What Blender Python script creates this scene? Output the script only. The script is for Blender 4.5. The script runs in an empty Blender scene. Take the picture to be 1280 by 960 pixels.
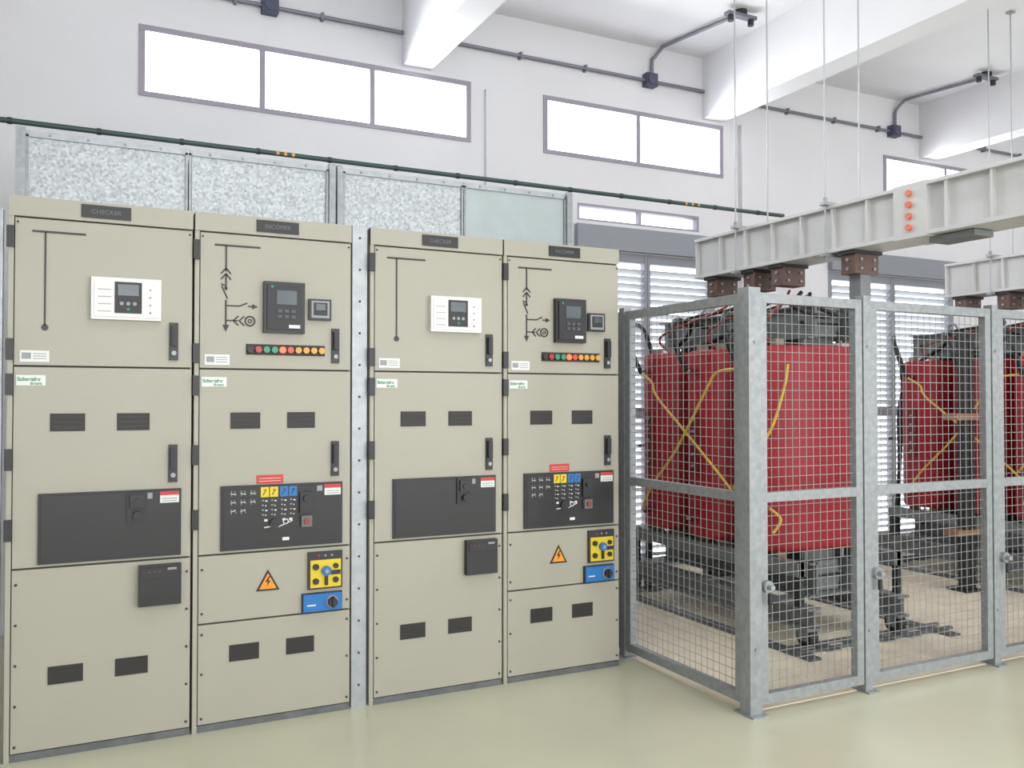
import bpy, math, random
from mathutils import Vector, Matrix
random.seed(3)
S=bpy.context.scene
def lin(c):
    return tuple(((v/255)/12.92 if v/255<=0.04045 else ((v/255+0.055)/1.055)**2.4) for v in c)
MATS={}
def mat(name,rgb,rough=0.5,metal=0.0,var=0.0,scale=8.0,emit=0.0,kind='noise',bump=0.0,detail=6):
    if name in MATS: return MATS[name]
    m=bpy.data.materials.new(name); m.use_nodes=True
    nt=m.node_tree; b=nt.nodes['Principled BSDF']
    c=lin(rgb)+(1,)
    b.inputs['Base Color'].default_value=c
    b.inputs['Roughness'].default_value=rough
    b.inputs['Metallic'].default_value=metal
    if emit>0:
        b.inputs['Emission Color'].default_value=c
        b.inputs['Emission Strength'].default_value=emit
    tc=nt.nodes.new('ShaderNodeTexCoord')
    if kind=='voronoi':
        t=nt.nodes.new('ShaderNodeTexVoronoi'); t.inputs['Scale'].default_value=scale
        out=t.outputs['Color']
    else:
        t=nt.nodes.new('ShaderNodeTexNoise'); t.inputs['Scale'].default_value=scale; t.inputs['Detail'].default_value=detail
        out=t.outputs[0]
    nt.links.new(tc.outputs['Object'],t.inputs['Vector'])
    if var>0:
        mr=nt.nodes.new('ShaderNodeMapRange')
        src=out
        if kind=='voronoi':
            bw=nt.nodes.new('ShaderNodeRGBToBW'); nt.links.new(out,bw.inputs[0]); src=bw.outputs[0]
            mr.inputs['From Min'].default_value=0.1; mr.inputs['From Max'].default_value=0.9
        else:
            mr.inputs['From Min'].default_value=0.3; mr.inputs['From Max'].default_value=0.7
        mr.inputs['To Min'].default_value=1-var; mr.inputs['To Max'].default_value=1+var
        nt.links.new(src,mr.inputs['Value'])
        vm=nt.nodes.new('ShaderNodeVectorMath'); vm.operation='SCALE'
        vm.inputs[0].default_value=c[:3]
        nt.links.new(mr.outputs[0],vm.inputs['Scale'])
        nt.links.new(vm.outputs[0],b.inputs['Base Color'])
    if bump>0:
        bp=nt.nodes.new('ShaderNodeBump'); bp.inputs['Strength'].default_value=bump; bp.inputs['Distance'].default_value=0.01
        nt.links.new(t.outputs[0],bp.inputs['Height']); nt.links.new(bp.outputs[0],b.inputs['Normal'])
    MATS[name]=m; return m

M_wall=mat('white_wall_paint',(218,218,222),0.75,var=0.02,scale=2)
M_ceil=mat('ceiling_paint',(228,228,230),0.8,var=0.02,scale=2)
M_floor=mat('epoxy_floor',(194,193,170),0.28,var=0.05,scale=1.6)
M_floor2=mat('cage_floor_brightened',(226,215,194),0.7,var=0.10,scale=5)  # tan cage floor, colour brightened to make up for weak light
M_beige=mat('cabinet_beige_enamel',(165,162,149),0.42,var=0.012,scale=3)
M_seam=mat('dark_seam',(60,58,52),0.7)
M_black=mat('black_plastic',(30,30,33),0.4)
M_black2=mat('black_panel',(42,42,46),0.5)
M_vent=mat('smoked_window',(34,31,30),0.5)
M_galv=mat('galvanised_steel',(150,155,158),0.45,metal=0.35,var=0.14,scale=30)
M_galvp=mat('galvanised_post',(166,171,176),0.45,metal=0.4,var=0.10,scale=25)
M_spang=mat('spangled_galvanised_sheet',(172,178,182),0.45,metal=0.35,var=0.26,scale=85,kind='voronoi')
M_spang2=mat('painted_galvanised_sheet',(168,178,180),0.5,metal=0.25,var=0.05,scale=10)
M_wire=mat('mesh_wire',(158,161,160),0.5,metal=0.3)
M_white=mat('white_plastic',(222,222,222),0.4)
M_label=mat('white_label',(222,226,224),0.5)
M_green=mat('label_green',(30,130,80),0.5)
M_red=mat('label_red',(200,56,52),0.5)
M_yel=mat('bright_yellow',(220,194,40),0.45)
M_blue=mat('bright_blue',(30,110,180),0.45)
M_orange=mat('warning_orange',(240,150,30),0.45)
M_disp=mat('lcd_display',(72,84,90),0.25)
M_led=mat('led_red_lit',(255,70,40),0.4,emit=4)
M_lr=mat('lamp_red',(180,40,40),0.3); M_lg=mat('lamp_green',(30,140,105),0.3)
M_ly=mat('lamp_amber',(210,150,40),0.3); M_lo=mat('lamp_orange',(200,70,40),0.3)
M_grey=mat('label_grey',(150,150,155),0.5)
M_coil=mat('red_cast_resin',(152,28,40),0.5,var=0.08,scale=3,bump=0.05)
M_coild=mat('dark_red_resin',(108,20,28),0.5)
M_core=mat('core_steel_paint',(122,126,128),0.5,metal=0.2,var=0.08,scale=9)
M_spacer=mat('resin_spacer',(150,140,128),0.6)
M_dark=mat('dark_steel',(52,54,57),0.5,metal=0.3)
M_rail=mat('floor_rail_steel',(104,108,110),0.5,metal=0.4,var=0.15,scale=20)
M_cable=mat('black_cable',(28,28,31),0.5)
M_ycab=mat('yellow_cable',(208,176,48),0.45)
M_rcab=mat('red_heatshrink',(130,46,38),0.5)
M_duct=mat('busbar_duct_paint',(198,198,198),0.5,var=0.04,scale=6)
M_brown=mat('brown_insulator',(98,72,64),0.5,var=0.1,scale=10)
M_odot=mat('orange_plug',(222,116,84),0.5)
M_alu=mat('window_aluminium',(150,146,158),0.5,metal=0.2)
M_shut=mat('shutter_grey_paint',(138,142,150),0.5)
M_slat=mat('louvre_slat_paint',(190,194,199),0.5)
M_pipe=mat('dark_green_pipe',(44,66,64),0.45)
M_cond=mat('conduit_steel',(126,126,137),0.45,metal=0.4)
M_jbox=mat('junction_box_dark',(74,76,100),0.5)
M_rod=mat('threaded_rod',(170,172,176),0.45,metal=0.4)
M_tan=mat('tan_support_wood',(146,114,88),0.6,var=0.1,scale=6)

class B:
    def __init__(s,name,loc=(0,0,0)):
        s.n=name; s.v=[]; s.f=[]; s.m=[]; s.sm=[]; s.ml=[]; s.loc=Vector(loc)
    def mi(s,m):
        if m not in s.ml: s.ml.append(m)
        return s.ml.index(m)
    def add(s,vs,fs,m,smooth=False):
        o=len(s.v); s.v+= [tuple(v) for v in vs]; k=s.mi(m)
        for f in fs:
            s.f.append([i+o for i in f]); s.m.append(k); s.sm.append(smooth)
    def box(s,x0,x1,y0,y1,z0,z1,m,M=None):
        vs=[Vector(p) for p in((x0,y0,z0),(x1,y0,z0),(x1,y1,z0),(x0,y1,z0),(x0,y0,z1),(x1,y0,z1),(x1,y1,z1),(x0,y1,z1))]
        if M: vs=[M@v for v in vs]
        s.add(vs,[(0,3,2,1),(4,5,6,7),(0,1,5,4),(1,2,6,5),(2,3,7,6),(3,0,4,7)],m)
    def cyl(s,p,q,r,m,n=16,smooth=True,r2=None):
        p=Vector(p);q=Vector(q);d=(q-p).normalized()
        a=Vector((0,0,1)) if abs(d.z)<0.9 else Vector((1,0,0))
        u=d.cross(a).normalized(); w=d.cross(u)
        r2=r if r2 is None else r2
        vs=[];
        for c,rr in((p,r),(q,r2)):
            for i in range(n):
                t=2*math.pi*(i+0.5)/n
                vs.append(c+u*math.cos(t)*rr+w*math.sin(t)*rr)
        s.add(vs,[(i,(i+1)%n,(i+1)%n+n,i+n) for i in range(n)],m,smooth)
        s.add(vs,[tuple(range(n-1,-1,-1)),tuple(range(n,2*n))],m,False)
    def tube(s,pts,r,m,n=8,sub=6):
        P=[Vector(p) for p in pts]
        if sub>1 and len(P)>2:
            Q=[]
            for i in range(len(P)-1):
                a=P[max(i-1,0)];b=P[i];c=P[i+1];d=P[min(i+2,len(P)-1)]
                for k in range(sub):
                    t=k/sub
                    Q.append(0.5*((2*b)+(c-a)*t+(2*a-5*b+4*c-d)*t*t+(3*b-a-3*c+d)*t**3))
            Q.append(P[-1]); P=Q
        vs=[];pu=None
        for i,p in enumerate(P):
            d=(P[min(i+1,len(P)-1)]-P[max(i-1,0)]).normalized()
            if pu is None:
                a=Vector((0,0,1)) if abs(d.z)<0.9 else Vector((1,0,0)); pu=d.cross(a).normalized()
            pu=(pu-d*pu.dot(d)).normalized(); w=d.cross(pu)
            for k in range(n):
                t=2*math.pi*k/n; vs.append(p+pu*math.cos(t)*r+w*math.sin(t)*r)
        L=len(P)
        fs=[(j*n+i,j*n+(i+1)%n,(j+1)*n+(i+1)%n,(j+1)*n+i) for j in range(L-1) for i in range(n)]
        s.add(vs,fs,m,True)
        s.add(vs,[tuple(range(n-1,-1,-1)),tuple(range((L-1)*n,L*n))],m)
    def prism(s,poly,y0,y1,m):  # poly in xz
        n=len(poly)
        vs=[(x,y0,z) for x,z in poly]+[(x,y1,z) for x,z in poly]
        s.add(vs,[tuple(range(n)),tuple(range(2*n-1,n-1,-1))]+[(i,i+n,(i+1)%n+n,(i+1)%n) for i in range(n)],m)
    def build(s,bevel=0,parent=None):
        me=bpy.data.meshes.new(s.n); me.from_pydata(s.v,[],s.f)
        for m in s.ml: me.materials.append(m)
        me.polygons.foreach_set('material_index',s.m); me.polygons.foreach_set('use_smooth',s.sm)
        me.update()
        o=bpy.data.objects.new(s.n,me); o.location=s.loc; S.collection.objects.link(o)
        if bevel:
            bm=o.modifiers.new('bevel','BEVEL'); bm.width=bevel; bm.segments=2; bm.limit_method='ANGLE'; bm.angle_limit=math.radians(50)
        if parent: o.parent=parent
        return o
def text(parent,name,body,size,loc,m,rot=(math.pi/2,0,0),align='LEFT',bold=0.0):
    c=bpy.data.curves.new(name,'FONT'); c.body=body; c.size=size; c.extrude=0.0004; c.align_x=align; c.align_y='CENTER'; c.offset=bold
    c.materials.append(m)
    o=bpy.data.objects.new(name,c); o.location=loc; o.rotation_euler=rot; o.parent=parent
    S.collection.objects.link(o); return o

# ---------------- room ----------------
X0,X1,Y0,Y1,H=-3.0,12.0,-9.0,2.2,4.48
def wall_openings(name,a0,a1,z0,z1,ops,mk,m):
    b=B(name)
    xs=sorted(set([a0,a1]+[o[0] for o in ops]+[o[1] for o in ops]))
    for i in range(len(xs)-1):
        l,r=xs[i],xs[i+1]; mid=(l+r)/2
        cuts=sorted([(o[2],o[3]) for o in ops if o[0]<mid<o[1]])
        z=z0
        for c in cuts:
            if c[0]>z: mk(b,l,r,z,c[0],m)
            z=c[1]
        if z<z1: mk(b,l,r,z,z1,m)
    return b
WINS=[(0.365,2.74,3,3.43,3.90),(3.38,5.22,2,3.43,3.90),(7.27,9.10,2,3.43,3.90)]
ops=[(w[0],w[1],w[3],w[4]) for w in WINS]+[(3.70,4.95,2.92,3.06),(3.67,5.13,0,2.68),(6.50,8.30,0,2.68)]
wb=wall_openings('wall_back',X0,X1,0,H,ops,lambda b,l,r,z,zz,m:b.box(l,r,Y1,Y1+0.2,z,zz,m),M_wall)
wb.build()
b=B('floor'); b.box(X0-0.2,X1+0.2,Y0-0.2,Y1+0.2,-0.1,0,M_floor); b.build()
b=B('ceiling'); b.box(X0-0.2,X1+0.2,Y0-0.2,Y1+0.2,H,H+0.15,M_ceil); b.build()
b=B('wall_left'); b.box(X0-0.2,X0,Y0,Y1,0,H,M_wall); b.build()
b=B('wall_right'); b.box(X1,X1+0.2,Y0,Y1,0,H,M_wall); b.build()
FILL_WINS=[(-1.5,1.5,1.0,3.4),(3,6,1.0,3.4),(7.5,10.5,1.0,3.4)]  # unseen front wall windows, added to let in fill light
wall_openings('wall_front',X0,X1,0,H,FILL_WINS,lambda b,l,r,z,zz,m:b.box(l,r,Y0-0.2,Y0,z,zz,m),M_wall).build()
BX=(-0.62,2.18,4.99,7.80,10.6)
for x in BX:
    b=B('ceiling_beam'); b.box(x,x+0.225,Y0,Y1,3.935,H,M_ceil); b.build()
b=B('trim_1'); b.box(5.40,6.10,Y1-0.05,Y1,0.0,3.93,M_wall); b.build()
b=B('trim_2'); b.box(2.86,3.16,Y1-0.03,Y1,0.0,3.86,M_wall); b.build()
# windows
def window(name,x0,x1,n,z0,z1,ya,yb,fw=0.04):
    b=B(name)
    b.box(x0,x1,ya,yb,z0,z0+fw*0.8,M_alu); b.box(x0,x1,ya,yb,z1-fw,z1,M_alu)
    for i in range(n+1):
        x=x0+(x1-x0)*i/n; a=max(x0,x-fw/2); c=min(x1,x+fw/2)
        if i==0: c=x0+fw
        if i==n: a=x1-fw
        b.box(a,c,ya+0.002,yb-0.002,z0+0.01,z1-0.01,M_alu)
    return b.build()
for i,w in enumerate(WINS): window('window_%d'%(i+1),w[0],w[1],w[2],w[3],w[4],Y1-0.01,Y1+0.06)
window('window_4',3.70,4.95,2,2.92,3.06,Y1,Y1+0.06,0.02)
for i,w in enumerate(FILL_WINS): window('window_%d'%(i+5),w[0],w[1],3,w[2],w[3],Y0-0.1,Y0-0.04)  # frames for the added windows behind the camera
# louvred doors
for i,(a,c) in enumerate(((3.67,5.13),(6.50,8.30))):
    b=B('trim_%d'%(i+3)); b.box(a,c,Y1-0.06,Y1+0.0,2.685,2.88,M_shut); b.build()
    b=B('door_%d'%(i+1)); y0,y1=Y1+0.01,Y1+0.07
    b.box(a,c,y0,y1,2.60,2.68,M_shut); b.box(a,c,y0,y1,0.0,0.08,M_shut)
    mid=(a+c)/2
    for x in(a,mid-0.03,mid+0.002,c-0.06): b.box(x,x+(0.06 if x in(a,c-0.06) else 0.028),y0-0.004,y1,0.0,2.68,M_shut)
    for x in (a,mid): b.box(x,x+(c-a)/2,y0,y1,1.28,1.34,M_shut)
    z=0.11
    while z<2.58:
        Mx=Matrix.Translation((0,(y0+y1)/2,z))@Matrix.Rotation(math.radians(-38),4,'X')
        for l,r in((a+0.05,mid-0.02),(mid+0.02,c-0.05)):
            b.box(l,r,-0.032,0.032,-0.002,0.002,M_slat,Mx)
        z+=0.062
    b.cyl((mid-0.06,Y1+0.008,1.05),(mid-0.06,Y1-0.04,1.05),0.012,M_dark); b.box(mid-0.13,mid-0.05,Y1-0.05,Y1-0.035,1.04,1.06,M_dark)
    b.build()

# conduit and boxes
y=Y1-0.03
for (xa,xb,z,xj) in((-0.38,2.175,4.17,1.2),(2.41,4.985,4.17,4.40),(5.22,7.795,4.14,7.38),(8.03,10.595,4.14,None)):
    b=B('electrical_conduit')
    b.tube([(xa,y,z),(xb,y,z)],0.015,M_cond,sub=1)
    k=xa+0.15
    while k<xb-0.05:
        b.box(k-0.010,k+0.010,y-0.020,Y1-0.001,z-0.026,z+0.026,M_cond); k+=0.6
    if xj:
        x=xj
        b.tube([(x+0.03,y,z),(x+0.03,y,z+0.18),(x+0.05,y-0.01,H-0.10),(x+0.08,y-0.06,H-0.04),(x+0.10,y-0.14,H-0.025),(x+0.23,1.37,H-0.025)],0.015,M_cond,sub=4)
        b.box(x-0.055,x+0.055,y-0.05,Y1-0.001,z-0.055,z+0.055,M_jbox)
        b.cyl((x,y-0.05,z),(x,y-0.058,z),0.045,M_jbox)
    b.build()
for x in(1.45,4.65,7.58):
    b=B('ceiling_lamp_mount'); b.cyl((x,1.3,H),(x,1.3,H-0.03),0.05,M_dark); b.box(x-0.14,x+0.14,1.27,1.33,H-0.055,H-0.03,M_cond)
    b.cyl((x-0.1,1.3,H-0.055),(x-0.1,1.3,H-0.10),0.024,M_dark); b.cyl((x+0.1,1.3,H-0.055),(x+0.1,1.3,H-0.10),0.024,M_dark); b.build()

# ---------------- switchgear ----------------
def handle(b,u,z0,z1):
    b.box(u,u+0.036,-0.010,0.0,z0,z1,M_black)
    b.box(u+0.007,u+0.029,-0.028,-0.010,z0+0.06,z1-0.015,M_black2)
    b.cyl((u+0.018,-0.010,z0+0.03),(u+0.018,-0.018,z0+0.03),0.010,M_galv)
def ring(b,cx,cz,r,t,y0,y1,m,n=20):
    for i in range(n):
        a=2*math.pi*i/n;c=2*math.pi*(i+1)/n
        b.prism([(cx+math.cos(a)*(r-t),cz+math.sin(a)*(r-t)),(cx+math.cos(a)*r,cz+math.sin(a)*r),(cx+math.cos(c)*r,cz+math.sin(c)*r),(cx+math.cos(c)*(r-t),cz+math.sin(c)*(r-t))],y0,y1,m)
def line(b,x0,z0,x1,z1,w,m=None,y0=-0.003,y1=0.0):
    d=Vector((x1-x0,z1-z0)); L=d.length; nrm=Vector((-d.y,d.x))/L*w/2
    b.prism([(x0+nrm.x,z0+nrm.y),(x0-nrm.x,z0-nrm.y),(x1-nrm.x,z1-nrm.y),(x1+nrm.x,z1+nrm.y)],y0,y1,m or M_black)
def cabinet(x,kind,W=0.70):
    b=B('switchgear_cabinet',(x,0,0)); 
    b.box(0.003,W-0.003,0.018,1.20,0.0,2.25,M_beige)
    b.box(0.010,W-0.010,0.013,0.019,0.02,2.24,M_seam)
    b.box(0.003,0.022,0.001,0.02,0,2.25,M_beige); 
    b.box(0.003,W-0.003,-0.004,0.02,2.172,2.252,M_beige)
    e0,e1=0.026,W-0.006
    b.box(e0,e1,0,0.016,1.575,2.165,M_beige)
    b.box(e0,e1,0,0.016,0.765,1.567,M_beige)
    if kind=='A': b.box(e0,e1,0,0.016,0.035,0.757,M_beige)
    else:
        b.box(e0,e1,0,0.016,0.469,0.757,M_beige); b.box(e0,e1,0,0.016,0.035,0.461,M_beige)
    b.box(0.004,W-0.004,0.004,0.02,0,0.03,M_rail)
    b.box(0.262,0.450,-0.009,-0.004,2.186,2.240,M_black)
    for z in(2.09,1.64,1.50,1.20,0.92): b.box(-0.004,0.024,-0.014,0.006,z-0.045,z+0.04,M_black)
    handle(b,0.603,1.605,1.765); handle(b,0.603,1.085,1.245)
    for u0,u1 in((0.155,0.283),(0.402,0.528)):
        for z0,z1 in((1.308,1.380),(0.290,0.362)):
            b.box(u0,u1,-0.003,0,z0,z1,M_vent)
            for k in range(3): b.box(u0+0.006,u1-0.006,-0.0045,-0.003,z0+0.014+k*0.02,z0+0.019+k*0.02,M_black)
    b.box(0.034,0.138,-0.002,0,1.493,1.535,M_label)
    b.box(0.046,0.150,-0.002,0,1.588,1.634,M_label)
    b.box(0.052,0.085,-0.003,-0.002,1.600,1.625,M_grey)
    for k in range(3): b.box(0.092,0.14,-0.003,-0.002,1.60+k*0.01,1.603+k*0.01,M_grey)
    for z in((0.06,0.22,0.38,0.54,0.70) if kind=='A' else(0.06,0.25,0.42,0.51,0.70)):
        for u in(0.04,W-0.02): b.cyl((u,0.0,z),(u,-0.004,z),0.0055,M_seam,n=8)
    for u in(0.035,W-0.016): b.cyl((u,0.0,2.148),(u,-0.004,2.148),0.0045,M_seam,n=8)
    line(b,0.085,2.115,0.280,2.115,0.008)
    if kind=='A':
        line(b,0.133,2.115,0.133,1.735,0.007); b.cyl((0.133,-0.003,1.728),(0.133,0,1.728),0.013,M_black)
        b.box(0.300,0.568,-0.028,0,1.768,1.942,M_white); b.box(0.312,0.556,-0.032,-0.028,1.780,1.930,M_white)
        b.box(0.388,0.492,-0.034,-0.032,1.795,1.925,M_black2); b.box(0.400,0.480,-0.036,-0.034,1.868,1.915,M_disp)
        for k in range(3): b.cyl((0.415+k*0.025,-0.034,1.835),(0.415+k*0.025,-0.038,1.835),0.008,M_grey,n=10)
        b.cyl((0.44,-0.034,1.812),(0.44,-0.038,1.812),0.007,M_green,n=10)
        for k in range(4): b.box(0.325,0.375,-0.033,-0.032,1.80+k*0.03,1.803+k*0.03,M_grey)
        for k in range(4): b.cyl((0.525,-0.032,1.80+k*0.032),(0.525,-0.035,1.80+k*0.032),0.004,M_grey if k else M_lr,n=8)
    else:
        line(b,0.133,2.115,0.133,2.0,0.007)
        for zc in(2.015,1.990):
            line(b,0.112,zc-0.025,0.133,zc,0.006); line(b,0.154,zc-0.025,0.133,zc,0.006)
        line(b,0.133,1.99,0.133,1.925,0.007)
        b.cyl((0.133,-0.003,1.925),(0.133,0,1.925),0.007,M_black)
        line(b,0.115,1.935,0.140,1.880,0.006); line(b,0.112,1.945,0.128,1.937,0.006)
        line(b,0.133,1.875,0.133,1.76,0.007)
        b.prism([(0.133,1.735),(0.119,1.765),(0.147,1.765)],-0.003,0,M_black)
        line(b,0.133,1.850,0.190,1.850,0.006); line(b,0.19,1.850,0.225,1.865,0.006); line(b,0.228,1.850,0.25,1.850,0.006)
        b.prism([(0.270,1.850),(0.246,1.862),(0.246,1.838)],-0.003,0,M_black)
        line(b,0.133,1.785,0.185,1.785,0.006)
        for uc in(0.165,0.190):
            line(b,uc+0.022,1.806,uc,1.785,0.006); line(b,uc+0.022,1.764,uc,1.785,0.006)
        ring(b,0.236,1.785,0.024,0.007,-0.003,0,M_black); ring(b,0.236,1.785,0.010,0.005,-0.003,0,M_black,10)
        b.box(0.292,0.474,-0.03,0,1.735,1.965,M_black); b.box(0.305,0.461,-0.038,-0.03,1.75,1.95,M_black2)
        b.box(0.345,0.435,-0.041,-0.038,1.862,1.925,M_disp)
        b.cyl((0.325,-0.038,1.94),(0.325,-0.043,1.94),0.006,M_lg,n=8)
        for k in range(3):
            for j in range(2): b.box(0.35+k*0.03,0.37+k*0.03,-0.042,-0.038,1.80+j*0.025,1.815+j*0.025,mat('key_grey',(80,82,88)))
        b.box(0.40,0.45,-0.040,-0.038,1.757,1.772,M_label)
        b.box(0.495,0.598,-0.02,0,1.800,1.897,M_black); b.box(0.505,0.588,-0.024,-0.02,1.81,1.888,mat('meter_frame',(150,154,160)))
        b.box(0.515,0.578,-0.027,-0.024,1.822,1.88,M_black2); b.box(0.525,0.568,-0.029,-0.027,1.845,1.874,M_disp)
        b.box(0.220,0.572,-0.004,0,1.636,1.684,M_seam)
        cols=[M_black,M_lr,M_lg,M_lg,M_led,M_lo,M_ly,M_ly,M_ly,M_ly]
        for k,mm in enumerate(cols):
            u=0.237+k*0.0354
            b.cyl((u,-0.004,1.66),(u,-0.018,1.66),0.0145,mm,n=12); b.cyl((u,-0.004,1.66),(u,-0.010,1.66),0.0165,M_black,n=12)
    b.box(0.115,0.655,-0.012,0,0.775,1.058,M_black2); 
    b.box(0.125,0.645,-0.015,-0.012,0.785,1.048,M_black)
    b.box(0.570,0.645,-0.018,-0.012,1.000,1.048,M_label); b.box(0.570,0.645,-0.019,-0.018,1.032,1.048,M_red)
    for k in range(2): b.box(0.577,0.638,-0.0185,-0.018,1.006+k*0.010,1.010+k*0.010,M_grey)
    if kind=='A':
        b.box(0.440,0.520,-0.024,-0.015,0.925,1.05,M_black2); b.box(0.452,0.508,-0.034,-0.024,0.985,1.04,M_black)
        b.cyl((0.48,-0.024,0.955),(0.48,-0.045,0.955),0.016,M_black2); b.cyl((0.48,-0.034,1.01),(0.48,-0.04,1.01),0.014,M_dark)
        b.box(0.515,0.540,-0.018,-0.015,1.02,1.045,M_grey)
        b.prism([(0.488,0.572),(0.655,0.572),(0.655,0.742),(0.488,0.742)],-0.035,0,M_black)
        b.box(0.498,0.645,-0.040,-0.035,0.69,0.732,M_black2)
        for k in range(3): b.cyl((0.53+k*0.02,-0.04,0.715),(0.53+k*0.02,-0.042,0.715),0.003,M_lr,n=8)
        b.box(0.60,0.635,-0.042,-0.04,0.72,0.730,M_grey)
    else:
        b.box(0.268,0.385,-0.003,0,1.062,1.100,M_red)
        for k in range(2): b.box(0.278,0.375,-0.004,-0.003,1.072+k*0.012,1.074+k*0.012,M_label)
        for i,(u,mm) in enumerate(((0.284,M_yel),(0.324,M_yel),(0.368,M_blue),(0.408,M_blue))):
            b.box(u,u+0.036,-0.018,-0.015,1.003,1.048,mm)
            line(b,u+0.010,1.012,u+0.024,1.036,0.004,M_black,-0.019,-0.018); line(b,u+0.024,1.036,u+0.012,1.036,0.003,M_black,-0.019,-0.018)
            for j in range(4):
                b.box(u+0.006,u+0.014,-0.0165,-0.015,0.985-j*0.021,0.991-j*0.021,M_grey)
                b.box(u+0.020,u+0.030-(j%2)*0.005,-0.0165,-0.015,0.983-j*0.021,0.988-j*0.021,M_label)
        for i in range(3):
            u=0.155+i*0.042
            for j in range(3-(i==2)*1):
                z=1.025-j*0.040
                line(b,u,z,u+0.022,z+0.006*(j-1),0.003,M_label,-0.0165,-0.015); line(b,u+0.004,z+0.012,u+0.004,z-0.012,0.003,M_grey,-0.0165,-0.015)
                line(b,u+0.016,z+0.010,u+0.024,z-0.008,0.003,M_grey,-0.0165,-0.015)
        b.cyl((0.345,-0.015,0.885),(0.345,-0.030,0.885),0.022,M_black2); b.cyl((0.345,-0.03,0.885),(0.345,-0.034,0.885),0.010,M_dark)
        ring(b,0.395,0.890,0.013,0.004,-0.0165,-0.015,M_label,12); line(b,0.30,0.868,0.335,0.872,0.005,M_label,-0.0165,-0.015); line(b,0.355,0.865,0.425,0.893,0.004,M_label,-0.0165,-0.015)
        for u in(0.30,0.38,0.41): b.box(u,u+0.014,-0.0165,-0.015,0.895,0.905,M_label)
        b.box(0.455,0.510,-0.030,-0.015,0.925,1.02,M_black2); b.cyl((0.482,-0.03,0.99),(0.482,-0.045,0.99),0.013,M_dark)
        b.box(0.462,0.510,-0.032,-0.015,0.862,0.912,mat('button_grey',(110,104,104))); b.cyl((0.486,-0.032,0.888),(0.486,-0.042,0.888),0.013,mat('button_dull_red',(140,60,56)))
        b.box(0.535,0.56,-0.018,-0.015,1.02,1.045,M_grey); b.box(0.38,0.41,-0.018,-0.015,0.806,0.820,M_label)
        b.prism([(0.268,0.585),(0.372,0.585),(0.320,0.680)],-0.003,0,M_black)
        b.prism([(0.282,0.593),(0.358,0.593),(0.320,0.663)],-0.004,-0.003,M_orange)
        b.prism([(0.324,0.650),(0.308,0.624),(0.319,0.624),(0.314,0.602),(0.332,0.630),(0.321,0.630),(0.330,0.648)],-0.005,-0.004,M_black)
        b.box(0.497,0.655,-0.016,0,0.572,0.742,M_black2); b.box(0.506,0.647,-0.020,-0.016,0.580,0.705,M_yel)
        for k in range(3): b.cyl((0.545+k*0.03,-0.016,0.724),(0.545+k*0.03,-0.019,0.724),0.005,M_lr if k==0 else M_galv,n=8)
        for u,z,r in((0.530,0.675,0.014),(0.622,0.675,0.012),(0.530,0.610,0.014),(0.622,0.612,0.013)):
            b.cyl((u,-0.020,z),(u,-0.030,z),r,M_black)
        b.cyl((0.578,-0.02,0.655),(0.578,-0.034,0.655),0.022,M_blue); b.cyl((0.578,-0.034,0.655),(0.578,-0.04,0.655),0.010,M_grey); b.box(0.571,0.585,-0.03,-0.02,0.59,0.65,M_black)
        b.box(0.600,0.645,-0.023,-0.02,0.635,0.655,M_black)
        b.box(0.470,0.655,-0.014,0,0.470,0.556,M_black2); b.box(0.474,0.651,-0.024,-0.014,0.474,0.552,M_blue)
        b.cyl((0.605,-0.024,0.513),(0.605,-0.027,0.513),0.028,M_grey); b.cyl((0.605,-0.027,0.513),(0.605,-0.048,0.513),0.021,M_black)
        b.box(0.600,0.612,-0.056,-0.027,0.490,0.536,M_black2); b.box(0.49,0.53,-0.025,-0.024,0.50,0.506,M_label)
    o=b.build(bevel=0.0012)
    text(o,'maker_label_text','Schneider',0.021,(0.038,-0.0025,1.518),M_green,bold=0.0006)
    text(o,'maker_label_subtext','Electric',0.014,(0.084,-0.0025,1.501),M_green,bold=0.0004)
    text(o,'nameplate_text','INCOMER' if kind=='B' else 'CHECKER',0.026,(0.356,-0.0095,2.212),mat('plate_text',(104,106,114)),align='CENTER')
    return o
cabinet(-0.238,'A'); cabinet(0.464,'B'); cabinet(1.250,'A'); cabinet(1.952,'B')

def post(x,w,z1):
    b=B('steel_channel_post',(x,0,0)); b.box(0,w,0.02,0.024,0,z1,M_galvp); b.box(0,0.004,0.024,0.07,0,z1,M_galvp); b.box(w-0.004,w,0.024,0.07,0,z1,M_galvp)
    z=0.1
    while z<z1-0.05:
        b.cyl((w/2,0.0205,z),(w/2,0.018,z),0.006,M_seam,n=8); z+=0.15
    b.box(-0.0,w,0.0205,0.08,0,0.01,M_galvp)
    b.build()
post(1.172,0.072,2.26)
post(-0.33,0.075,2.20)
# exhaust duct on top of cabinets
b=B('galvanised_arc_duct')
ys=0.60
segs=[(-0.205,0.500,M_spang),(0.505,1.205,M_spang),(1.285,1.985,M_spang),(1.990,2.66,M_spang2)]
for i,(a,c,m) in enumerate(segs):
    b.box(a+0.015,c-0.0,ys,ys+0.55,2.252,2.665,m)
    b.box(a+0.0,c,ys-0.012,ys+0.0,2.650,2.68,M_galvp)
    for x in(a,c-0.012): b.box(x,x+0.012,ys-0.012,ys,2.252,2.66,M_galv)
    for k in range(4): b.cyl((a+0.1+k*0.16,ys-0.012,2.665),(a+0.1+k*0.16,ys-0.02,2.665),0.006,M_galv,n=8)
b.box(-0.245,-0.205,ys-0.03,ys+0.04,2.252,2.69,M_galv)
b.box(1.208,1.242,ys-0.02,ys+0.04,2.252,2.69,M_galv); b.box(1.252,1.282,ys-0.02,ys+0.04,2.252,2.69,M_galv)
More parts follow.
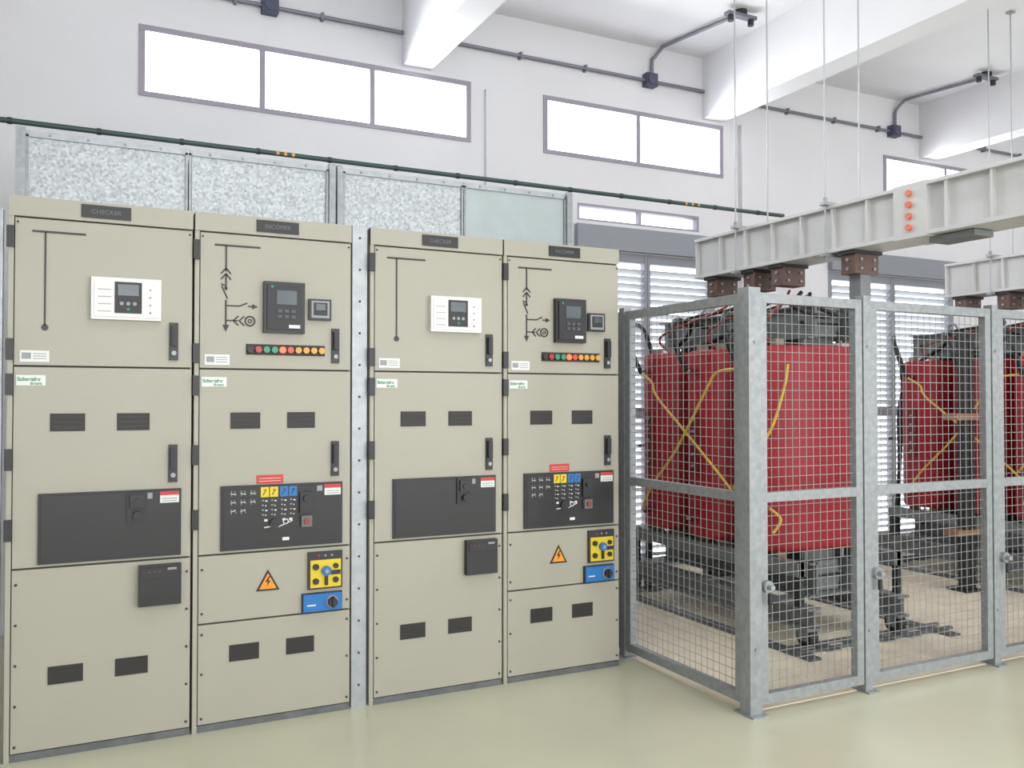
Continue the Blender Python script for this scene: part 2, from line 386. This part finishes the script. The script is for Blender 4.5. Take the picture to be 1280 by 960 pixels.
b.box(2.66,2.695,ys-0.03,ys+0.04,2.252,2.69,M_galv)
b.build()
b=B('green_service_pipe'); b.cyl((-2.6,ys-0.01,2.712),(4.40,ys-0.01,2.712),0.013,M_pipe)
x=-2.5
while x<4.4:
    b.cyl((x,ys-0.01,2.712),(x+0.02,ys-0.01,2.712),0.016,M_dark); x+=0.37
for xx in(0.93,0.97,1.01,3.55,3.6,3.65): b.box(xx,xx+0.014,ys-0.025,ys-0.008,2.704,2.722,M_ly)
b.build()

# ---------------- mesh enclosure ----------------
b=B('wire_mesh_enclosure')
FX,FY,FT=2.785,-0.88,1.94
def panel(p,q,zb=0.04,zt=1.93,zm=0.985,fw=0.045,pitch=0.045):
    p=Vector(p);q=Vector(q);d=(q-p);L=d.length;d.normalize();n=Vector((d.y,-d.x))
    R=Matrix(((d.x,-n.x,0,p.x),(d.y,-n.y,0,p.y),(0,0,1,0),(0,0,0,1)))
    t=0.02
    b.box(0,fw,-t,t,zb,zt,M_galv,R); b.box(L-fw,L,-t,t,zb,zt,M_galv,R)
    for z0,z1 in((zb,zb+fw),(zm-fw/2,zm+fw/2),(zt-fw,zt)): b.box(fw,L-fw,-t+0.001,t-0.001,z0,z1,M_galv,R)
    def P(u,z,o=0): v=R@Vector((u,o,z)); return v
    N=max(2,round((L-2*fw)/pitch)); 
    for k in range(1,N):
        u=fw+(L-2*fw)*k/N; b.cyl(P(u,zb+fw*0.5),P(u,zt-fw*0.5),0.0017,M_wire,n=5)
    K=round((zt-zb-2*fw)/pitch)
    for k in range(1,K):
        z=zb+fw+(zt-zb-2*fw)*k/K; b.cyl(P(fw*0.5,z,0.004),P(L-fw*0.5,z,0.004),0.0017,M_wire,n=5)
def fpost(x,y,w=0.05):
    b.box(x-w/2,x+w/2,y-w/2,y+w/2,0,FT+0.012,M_galv); b.box(x-w/2-0.012,x+w/2+0.012,y-w/2-0.03,y+w/2+0.03,0,0.008,M_galv)
    for z in(0.3,1.7): b.cyl((x,y-w/2,z),(x,y-w/2-0.006,z),0.007,M_galv,n=8)
g=0.03
fpost(FX,FY,0.07); fpost(FX,0.14); fpost(FX,1.18)
panel((FX,FY+0.04),(FX,0.11)); panel((FX,0.17),(FX,1.15)); panel((FX,1.21),(FX,2.17))
xs=[FX,3.515,4.49,5.47,6.45,7.43,8.41]
for i in range(len(xs)-1):
    if i: fpost(xs[i],FY)
    panel((xs[i]+(0.04 if i==0 else g),FY),(xs[i+1]-g,FY))
fpost(xs[-1],FY,0.07); fpost(xs[-1],0.66); panel((xs[-1],FY+0.04),(xs[-1],0.63)); panel((xs[-1],0.69),(xs[-1],2.17))
for x in(xs[0]+0.07,xs[1]+0.05,xs[2]+0.05,xs[3]+0.05):
    b.cyl((x,FY-0.02,0.58),(x,FY-0.045,0.58),0.028,M_galv); b.cyl((x,FY-0.045,0.58),(x,FY-0.07,0.58),0.013,M_galv); b.cyl((x,FY-0.05,0.55),(x,FY-0.05,0.50),0.011,M_dark)
b.build()
b=B('cage_floor_lightened'); b.box(FX-0.0,xs[-1]+0.0,FY+0.02,Y1,0.0,0.004,M_floor2); b.build()  # thin floor zone, its paler colour stands in for light in the cage

# ---------------- transformers ----------------
def coil(b,cx,cy,hx,hy,z0,z1):
    n=48; prof=[(z0,0.93),(z0+0.012,0.985),(z0+0.035,1.0),(z1-0.035,1.0),(z1-0.012,0.985),(z1,0.93)]
    vs=[]
    for z,k in prof:
        for i in range(n):
            t=2*math.pi*i/n; c,s_=math.cos(t),math.sin(t); e=2/2.7
            vs.append((cx+hx*k*math.copysign(abs(c)**e,c),cy+hy*k*math.copysign(abs(s_)**e,s_),z))
    fs=[(j*n+i,j*n+(i+1)%n,(j+1)*n+(i+1)%n,(j+1)*n+i) for j in range(len(prof)-1) for i in range(n)]
    b.add(vs,fs,M_coil,True)
    for zi,base,flip in((z1,(len(prof)-1)*n,False),(z0,0,True)):
        vv=[vs[base+i] for i in range(n)]+[(cx+(vs[base+i][0]-cx)*0.55,cy+(vs[base+i][1]-cy)*0.55,zi) for i in range(n)]
        ff=[(i,(i+1)%n,(i+1)%n+n,i+n) for i in range(n)]
        if flip: ff=[f[::-1] for f in ff]
        b.add(vv,ff,M_coild)
def transformer(cx):
    b=B('dry_type_transformer',(cx,0,0.004)); cys=(0.12,0.625,1.13); z0,z1=0.53,1.76
    for cy in cys:
        coil(b,0,cy,0.465,0.242,z0,z1)
        b.box(-0.13,0.13,cy-0.09,cy+0.09,0.40,1.86,M_core)
        for sx in(-0.33,0.33):
            for sy in(-0.1,0.1):
                b.box(sx-0.035,sx+0.035,cy+sy-0.03,cy+sy+0.03,0.46,z0+0.004,M_tan); b.box(sx-0.03,sx+0.03,cy+sy-0.025,cy+sy+0.025,z1-0.004,1.80,M_spacer)
        b.box(-0.485,-0.462,cy-0.035,cy+0.035,0.95,1.35,M_coild)
        for k in range(5): b.cyl((-0.485,cy,1.0+k*0.075),(-0.505,cy,1.0+k*0.075),0.009,M_galv,n=8)
        for z in(1.62,0.66): b.cyl((-0.46,cy,z),(-0.52,cy,z),0.024,M_coild,n=12); b.cyl((-0.52,cy,z),(-0.54,cy,z),0.012,M_galv,n=8)
        b.box(0.49,0.50,cy-0.04,cy+0.04,1.5,2.02,M_rcab); b.box(0.30,0.50,cy-0.04,cy+0.04,1.80,1.81,M_rcab)
    ya,yb=-0.06,1.31
    for k in range(5):
        w=0.13-0.012*abs(k-2)
        b.box(-w,w,ya+0.03,yb-0.03,1.82+k*0.036,1.855+k*0.036,M_core); b.box(-w,w,ya+0.03,yb-0.03,0.27+k*0.036,0.305+k*0.036,M_core)
    for s_ in(-1,1):
        x=s_*0.155
        for za in((1.80,2.0),(0.26,0.46)):
            b.box(x-0.01,x+0.01,ya-0.06,yb+0.06,za[0],za[1],M_core)
            b.box(min(x,x+s_*0.06),max(x,x+s_*0.06),ya-0.06,yb+0.06,za[1]-0.01,za[1],M_core); b.box(min(x,x+s_*0.06),max(x,x+s_*0.06),ya-0.06,yb+0.06,za[0],za[0]+0.01,M_core)
        for yy in(-0.02,0.37,0.88,1.27):
            b.cyl((x,yy,0.30),(x,yy,1.96),0.010,M_galv,n=8)
    for yy in(-0.02,1.27):
        for z in(1.9,0.36): b.cyl((-0.19,yy,z),(0.19,yy,z),0.014,M_dark,n=8)
    for yy in(0.1,1.1):
        b.tube([(0,yy-0.04,2.0),(0,yy-0.04,2.06),(0,yy,2.09),(0,yy+0.04,2.06),(0,yy+0.04,2.0)],0.01,M_galv,n=8,sub=4)
    for x in(-0.36,0.36):
        b.box(x-0.05,x+0.05,-0.30,1.60,0.235,0.25,M_core); b.box(x-0.05,x+0.05,-0.30,1.60,0.12,0.135,M_core); b.box(x-0.006,x+0.006,-0.30,1.60,0.135,0.235,M_core)
        for yy in(-0.24,1.5):
            b.cyl((x-0.03,yy,0.08),(x+0.03,yy,0.08),0.056,M_dark,n=20); b.box(x-0.045,x-0.033,yy-0.03,yy+0.03,0.06,0.125,M_core); b.box(x+0.033,x+0.045,yy-0.03,yy+0.03,0.06,0.125,M_core)
    for yy in(-0.05,0.63,1.25): b.box(-0.42,0.42,yy-0.05,yy+0.05,0.25,0.265,M_core)
    for x in(-0.40,0.40):
        for yy in(-0.22,1.4): b.box(x-0.02,x+0.02,yy-0.02,yy+0.02,0.25,0.50,M_dark)
        b.box(x-0.03,x+0.03,-0.24,1.42,0.42,0.50,M_core)
    X=-0.545; r=0.0085
    b.tube([(X,1.13,1.62),(X-0.01,0.99,1.55),(X-0.01,0.93,1.45),(X-0.02,0.55,1.18),(X-0.02,0.16,0.88),(X,0.10,0.76),(X,0.12,0.66)],r,M_ycab)
    b.tube([(X,0.12,1.62),(X-0.03,0.28,1.60),(X-0.03,0.38,1.50),(X-0.03,0.68,1.12),(X-0.02,0.98,0.84),(X,1.13,0.66)],r,M_ycab)
    b.tube([(-0.36,-0.10,1.64),(-0.42,-0.13,1.5),(-0.50,-0.10,1.25),(-0.58,0.04,1.02),(-0.57,0.14,0.90)],r,M_ycab)
    b.tube([(-0.50,-0.12,0.66),(-0.46,-0.14,0.74),(-0.50,-0.09,0.80)],r,M_ycab)
    for k,cy in enumerate(cys):
        b.tube([(X,cy,1.62),(X-0.08,cy,1.78),(X-0.03,cy+0.1,1.93),(X+0.15,cy+0.25,1.98),(X+0.32,cy+0.38,1.90),(X+0.35,1.40+0.03*k,1.6),(X+0.35,1.50,0.8),(X+0.35,1.52+0.03*k,0.02)],0.017,M_cable,n=10)
    for k,cy in enumerate(cys):
        yt=(0.05,0.30,0.62)[k]
        for j in range(2):
            b.tube([(-0.10+0.1*j,yt+0.03*j,2.10),(-0.16+0.12*j,yt,2.04),(-0.30+0.2*j,cy-0.2,1.99),(-0.1+0.2*j,cy-0.26,1.93),(0.25,cy-0.08,2.02),(0.49,cy+0.02*j,1.97)],0.013,M_cable,n=8)
        b.tube([(-0.2,yt,2.10),(-0.34,yt-0.1,2.02),(-0.44,cy-0.1,1.88),(-0.40,cy-0.12,1.77)],0.009,M_rcab,n=8)
    b.build()
    r=B('transformer_floor_rail',(cx,0,0.004))
    for yy in(-0.24,1.5):
        for dy in(-0.06,0.035):
            r.box(-0.50,0.80,yy+dy,yy+dy+0.025,0.0,0.018,M_rail)
        for k in range(6): r.box(-0.50+k*0.22,-0.40+k*0.22,yy-0.09,yy+0.09,0.0,0.008,M_rail)
    for x in(-0.52,0.62): r.box(x,x+0.09,-0.42,1.70,0.0,0.012,M_rail)
    r.build()
for cx in(4.13,6.82): transformer(cx)
b=B('cable_riser',(6.02,0.42,0.004))
b.box(-0.03,0.03,-0.03,0.03,0.0,1.95,M_dark); b.box(-0.09,0.09,-0.09,0.09,0.0,0.016,M_dark)
for k in range(4): b.cyl((-0.05+0.033*k,-0.045,0.02),(-0.05+0.033*k,-0.045,1.9),0.014,M_cable,n=8)
b.box(-0.16,0.10,-0.07,0.05,1.28,1.33,M_tan); b.box(-0.16,0.10,-0.07,0.05,0.42,0.46,M_tan); b.build()
# ---------------- busbar ducts ----------------
def busduct(cx,yend,zt=2.53,zb=2.26):
    b=B('busbar_duct',(cx,0,0)); w=0.11; y0=-5.5
    b.box(-w+0.02,w-0.02,y0,yend,zb+0.02,zt-0.02,M_duct)
    for z0,z1 in((zb,zb+0.02),(zt-0.02,zt)): b.box(-w-0.015,w+0.015,y0,yend,z0,z1,M_duct)
    y=yend-0.006
    while y>y0:
        b.box(-w-0.008,w+0.008,y-0.010,y+0.004,zb+0.02,zt-0.02,M_duct); y-=0.24
    jy=-0.93
    b.box(-w-0.016,w+0.016,jy-0.10,jy+0.10,zb-0.005,zt+0.005,M_duct)
    for k in range(4):
        z=zb+0.05+k*0.058
        for s_ in(-1,1): b.cyl((s_*(w+0.016),jy,z),(s_*(w+0.030),jy,z),0.017,M_odot,n=12)
    for yy in(0.66,0.30,0.05,-0.50):
        b.box(-0.09,0.09,yy-0.05,yy+0.05,zb-0.13,zb-0.015,M_brown); b.box(-0.11,0.11,yy-0.06,yy+0.06,zb-0.02,zb,M_dark)
        for zz in(zb-0.05,zb-0.10):
            for xx in(-0.05,0.05): b.cyl((xx,yy-0.05,zz),(xx,yy-0.06,zz),0.009,M_galv,n=8)
            b.cyl((-0.09,yy,zz),(-0.10,yy,zz),0.009,M_galv,n=8)
    b.box(-0.07,0.07,-1.25,-1.0,zb-0.035,zb-0.004,M_core); b.box(-0.04,0.04,-0.54,-0.46,FT-0.1,zb-0.12,M_core)
    for yy in(0.37,-0.38,-1.6,-3.0,-4.4):
        for s_ in(-1,1):
            b.cyl((s_*0.135,yy,zb-0.03),(s_*0.135,yy,H-0.004),0.005,M_rod,n=8); b.cyl((s_*0.135,yy,zt+0.01),(s_*0.135,yy,zt+0.045),0.013,M_galv,n=6)
            b.box(s_*0.135-0.025,s_*0.135+0.025,yy-0.025,yy+0.025,H-0.014,H-0.002,M_galv)
        b.box(-0.16,0.16,yy-0.02,yy+0.02,zt,zt+0.02,M_galv); b.box(-0.16,0.16,yy-0.02,yy+0.02,zb-0.02,zb,M_galv)
    return b.build(bevel=0.002)
busduct(3.92,0.80); busduct(6.42,0.78)

# ---------------- lights ----------------
LS=0.49
W=bpy.data.worlds.new('sky'); S.world=W; W.use_nodes=True
bg=W.node_tree.nodes['Background']; bg.inputs[0].default_value=(0.93,0.96,1,1); bg.inputs[1].default_value=4.0
def area(name,loc,rot,sx,sy,e,col=(1,1,1)):
    l=bpy.data.lights.new(name,'AREA'); l.shape='RECTANGLE'; l.size=sx; l.size_y=sy; l.energy=e; l.color=col
    o=bpy.data.objects.new(name,l); o.location=loc; o.rotation_euler=rot; S.collection.objects.link(o); return o
for i,w in enumerate(WINS):
    area('daylight_back',((w[0]+w[1])/2,Y1+0.3,(w[3]+w[4])/2+0.05),(math.radians(-80),0,0),w[1]-w[0],0.5,85*(w[1]-w[0])/2,(0.94,0.97,1))
for w in FILL_WINS:
    area('front_fill',((w[0]+w[1])/2,Y0-0.15,2.2),(math.radians(90),0,0),3,2.4,320*LS,(1,0.99,0.97))  # soft fill at the added front windows
for x in(0.9,3.3,5.9,9.3):  # unseen batten fixtures, added to carry ceiling fill light
    for yy in(-1.8,-5.5):
        b=B('added_fill_batten'); b.box(x-0.06,x+0.06,yy-0.6,yy+0.6,H-0.06,H-0.001,M_white); b.cyl((x,yy-0.58,H-0.085),(x,yy+0.58,H-0.085),0.014,mat('added_fill_tube',(255,255,255),0.5,emit=4),n=10)
        for s_ in(-0.59,0.59): b.box(x-0.02,x+0.02,yy+s_-0.012,yy+s_+0.012,H-0.105,H-0.06,M_white)
        b.build()
        area('batten_fill',(x,yy,H-0.12),(0,0,0),0.12,1.2,45*LS,(0.97,0.98,1))
# ---------------- camera ----------------
cd=bpy.data.cameras.new('camera'); cd.lens=1100/1280*36; cd.sensor_width=36; cd.clip_start=0.05
co=bpy.data.objects.new('camera',cd); co.location=(0,-4.015,1.435); co.rotation_euler=(math.radians(91.04),0,math.radians(-26.5)); S.collection.objects.link(co); S.camera=co
S.view_settings.view_transform='Standard'; S.view_settings.look='None'; S.view_settings.exposure=0.0
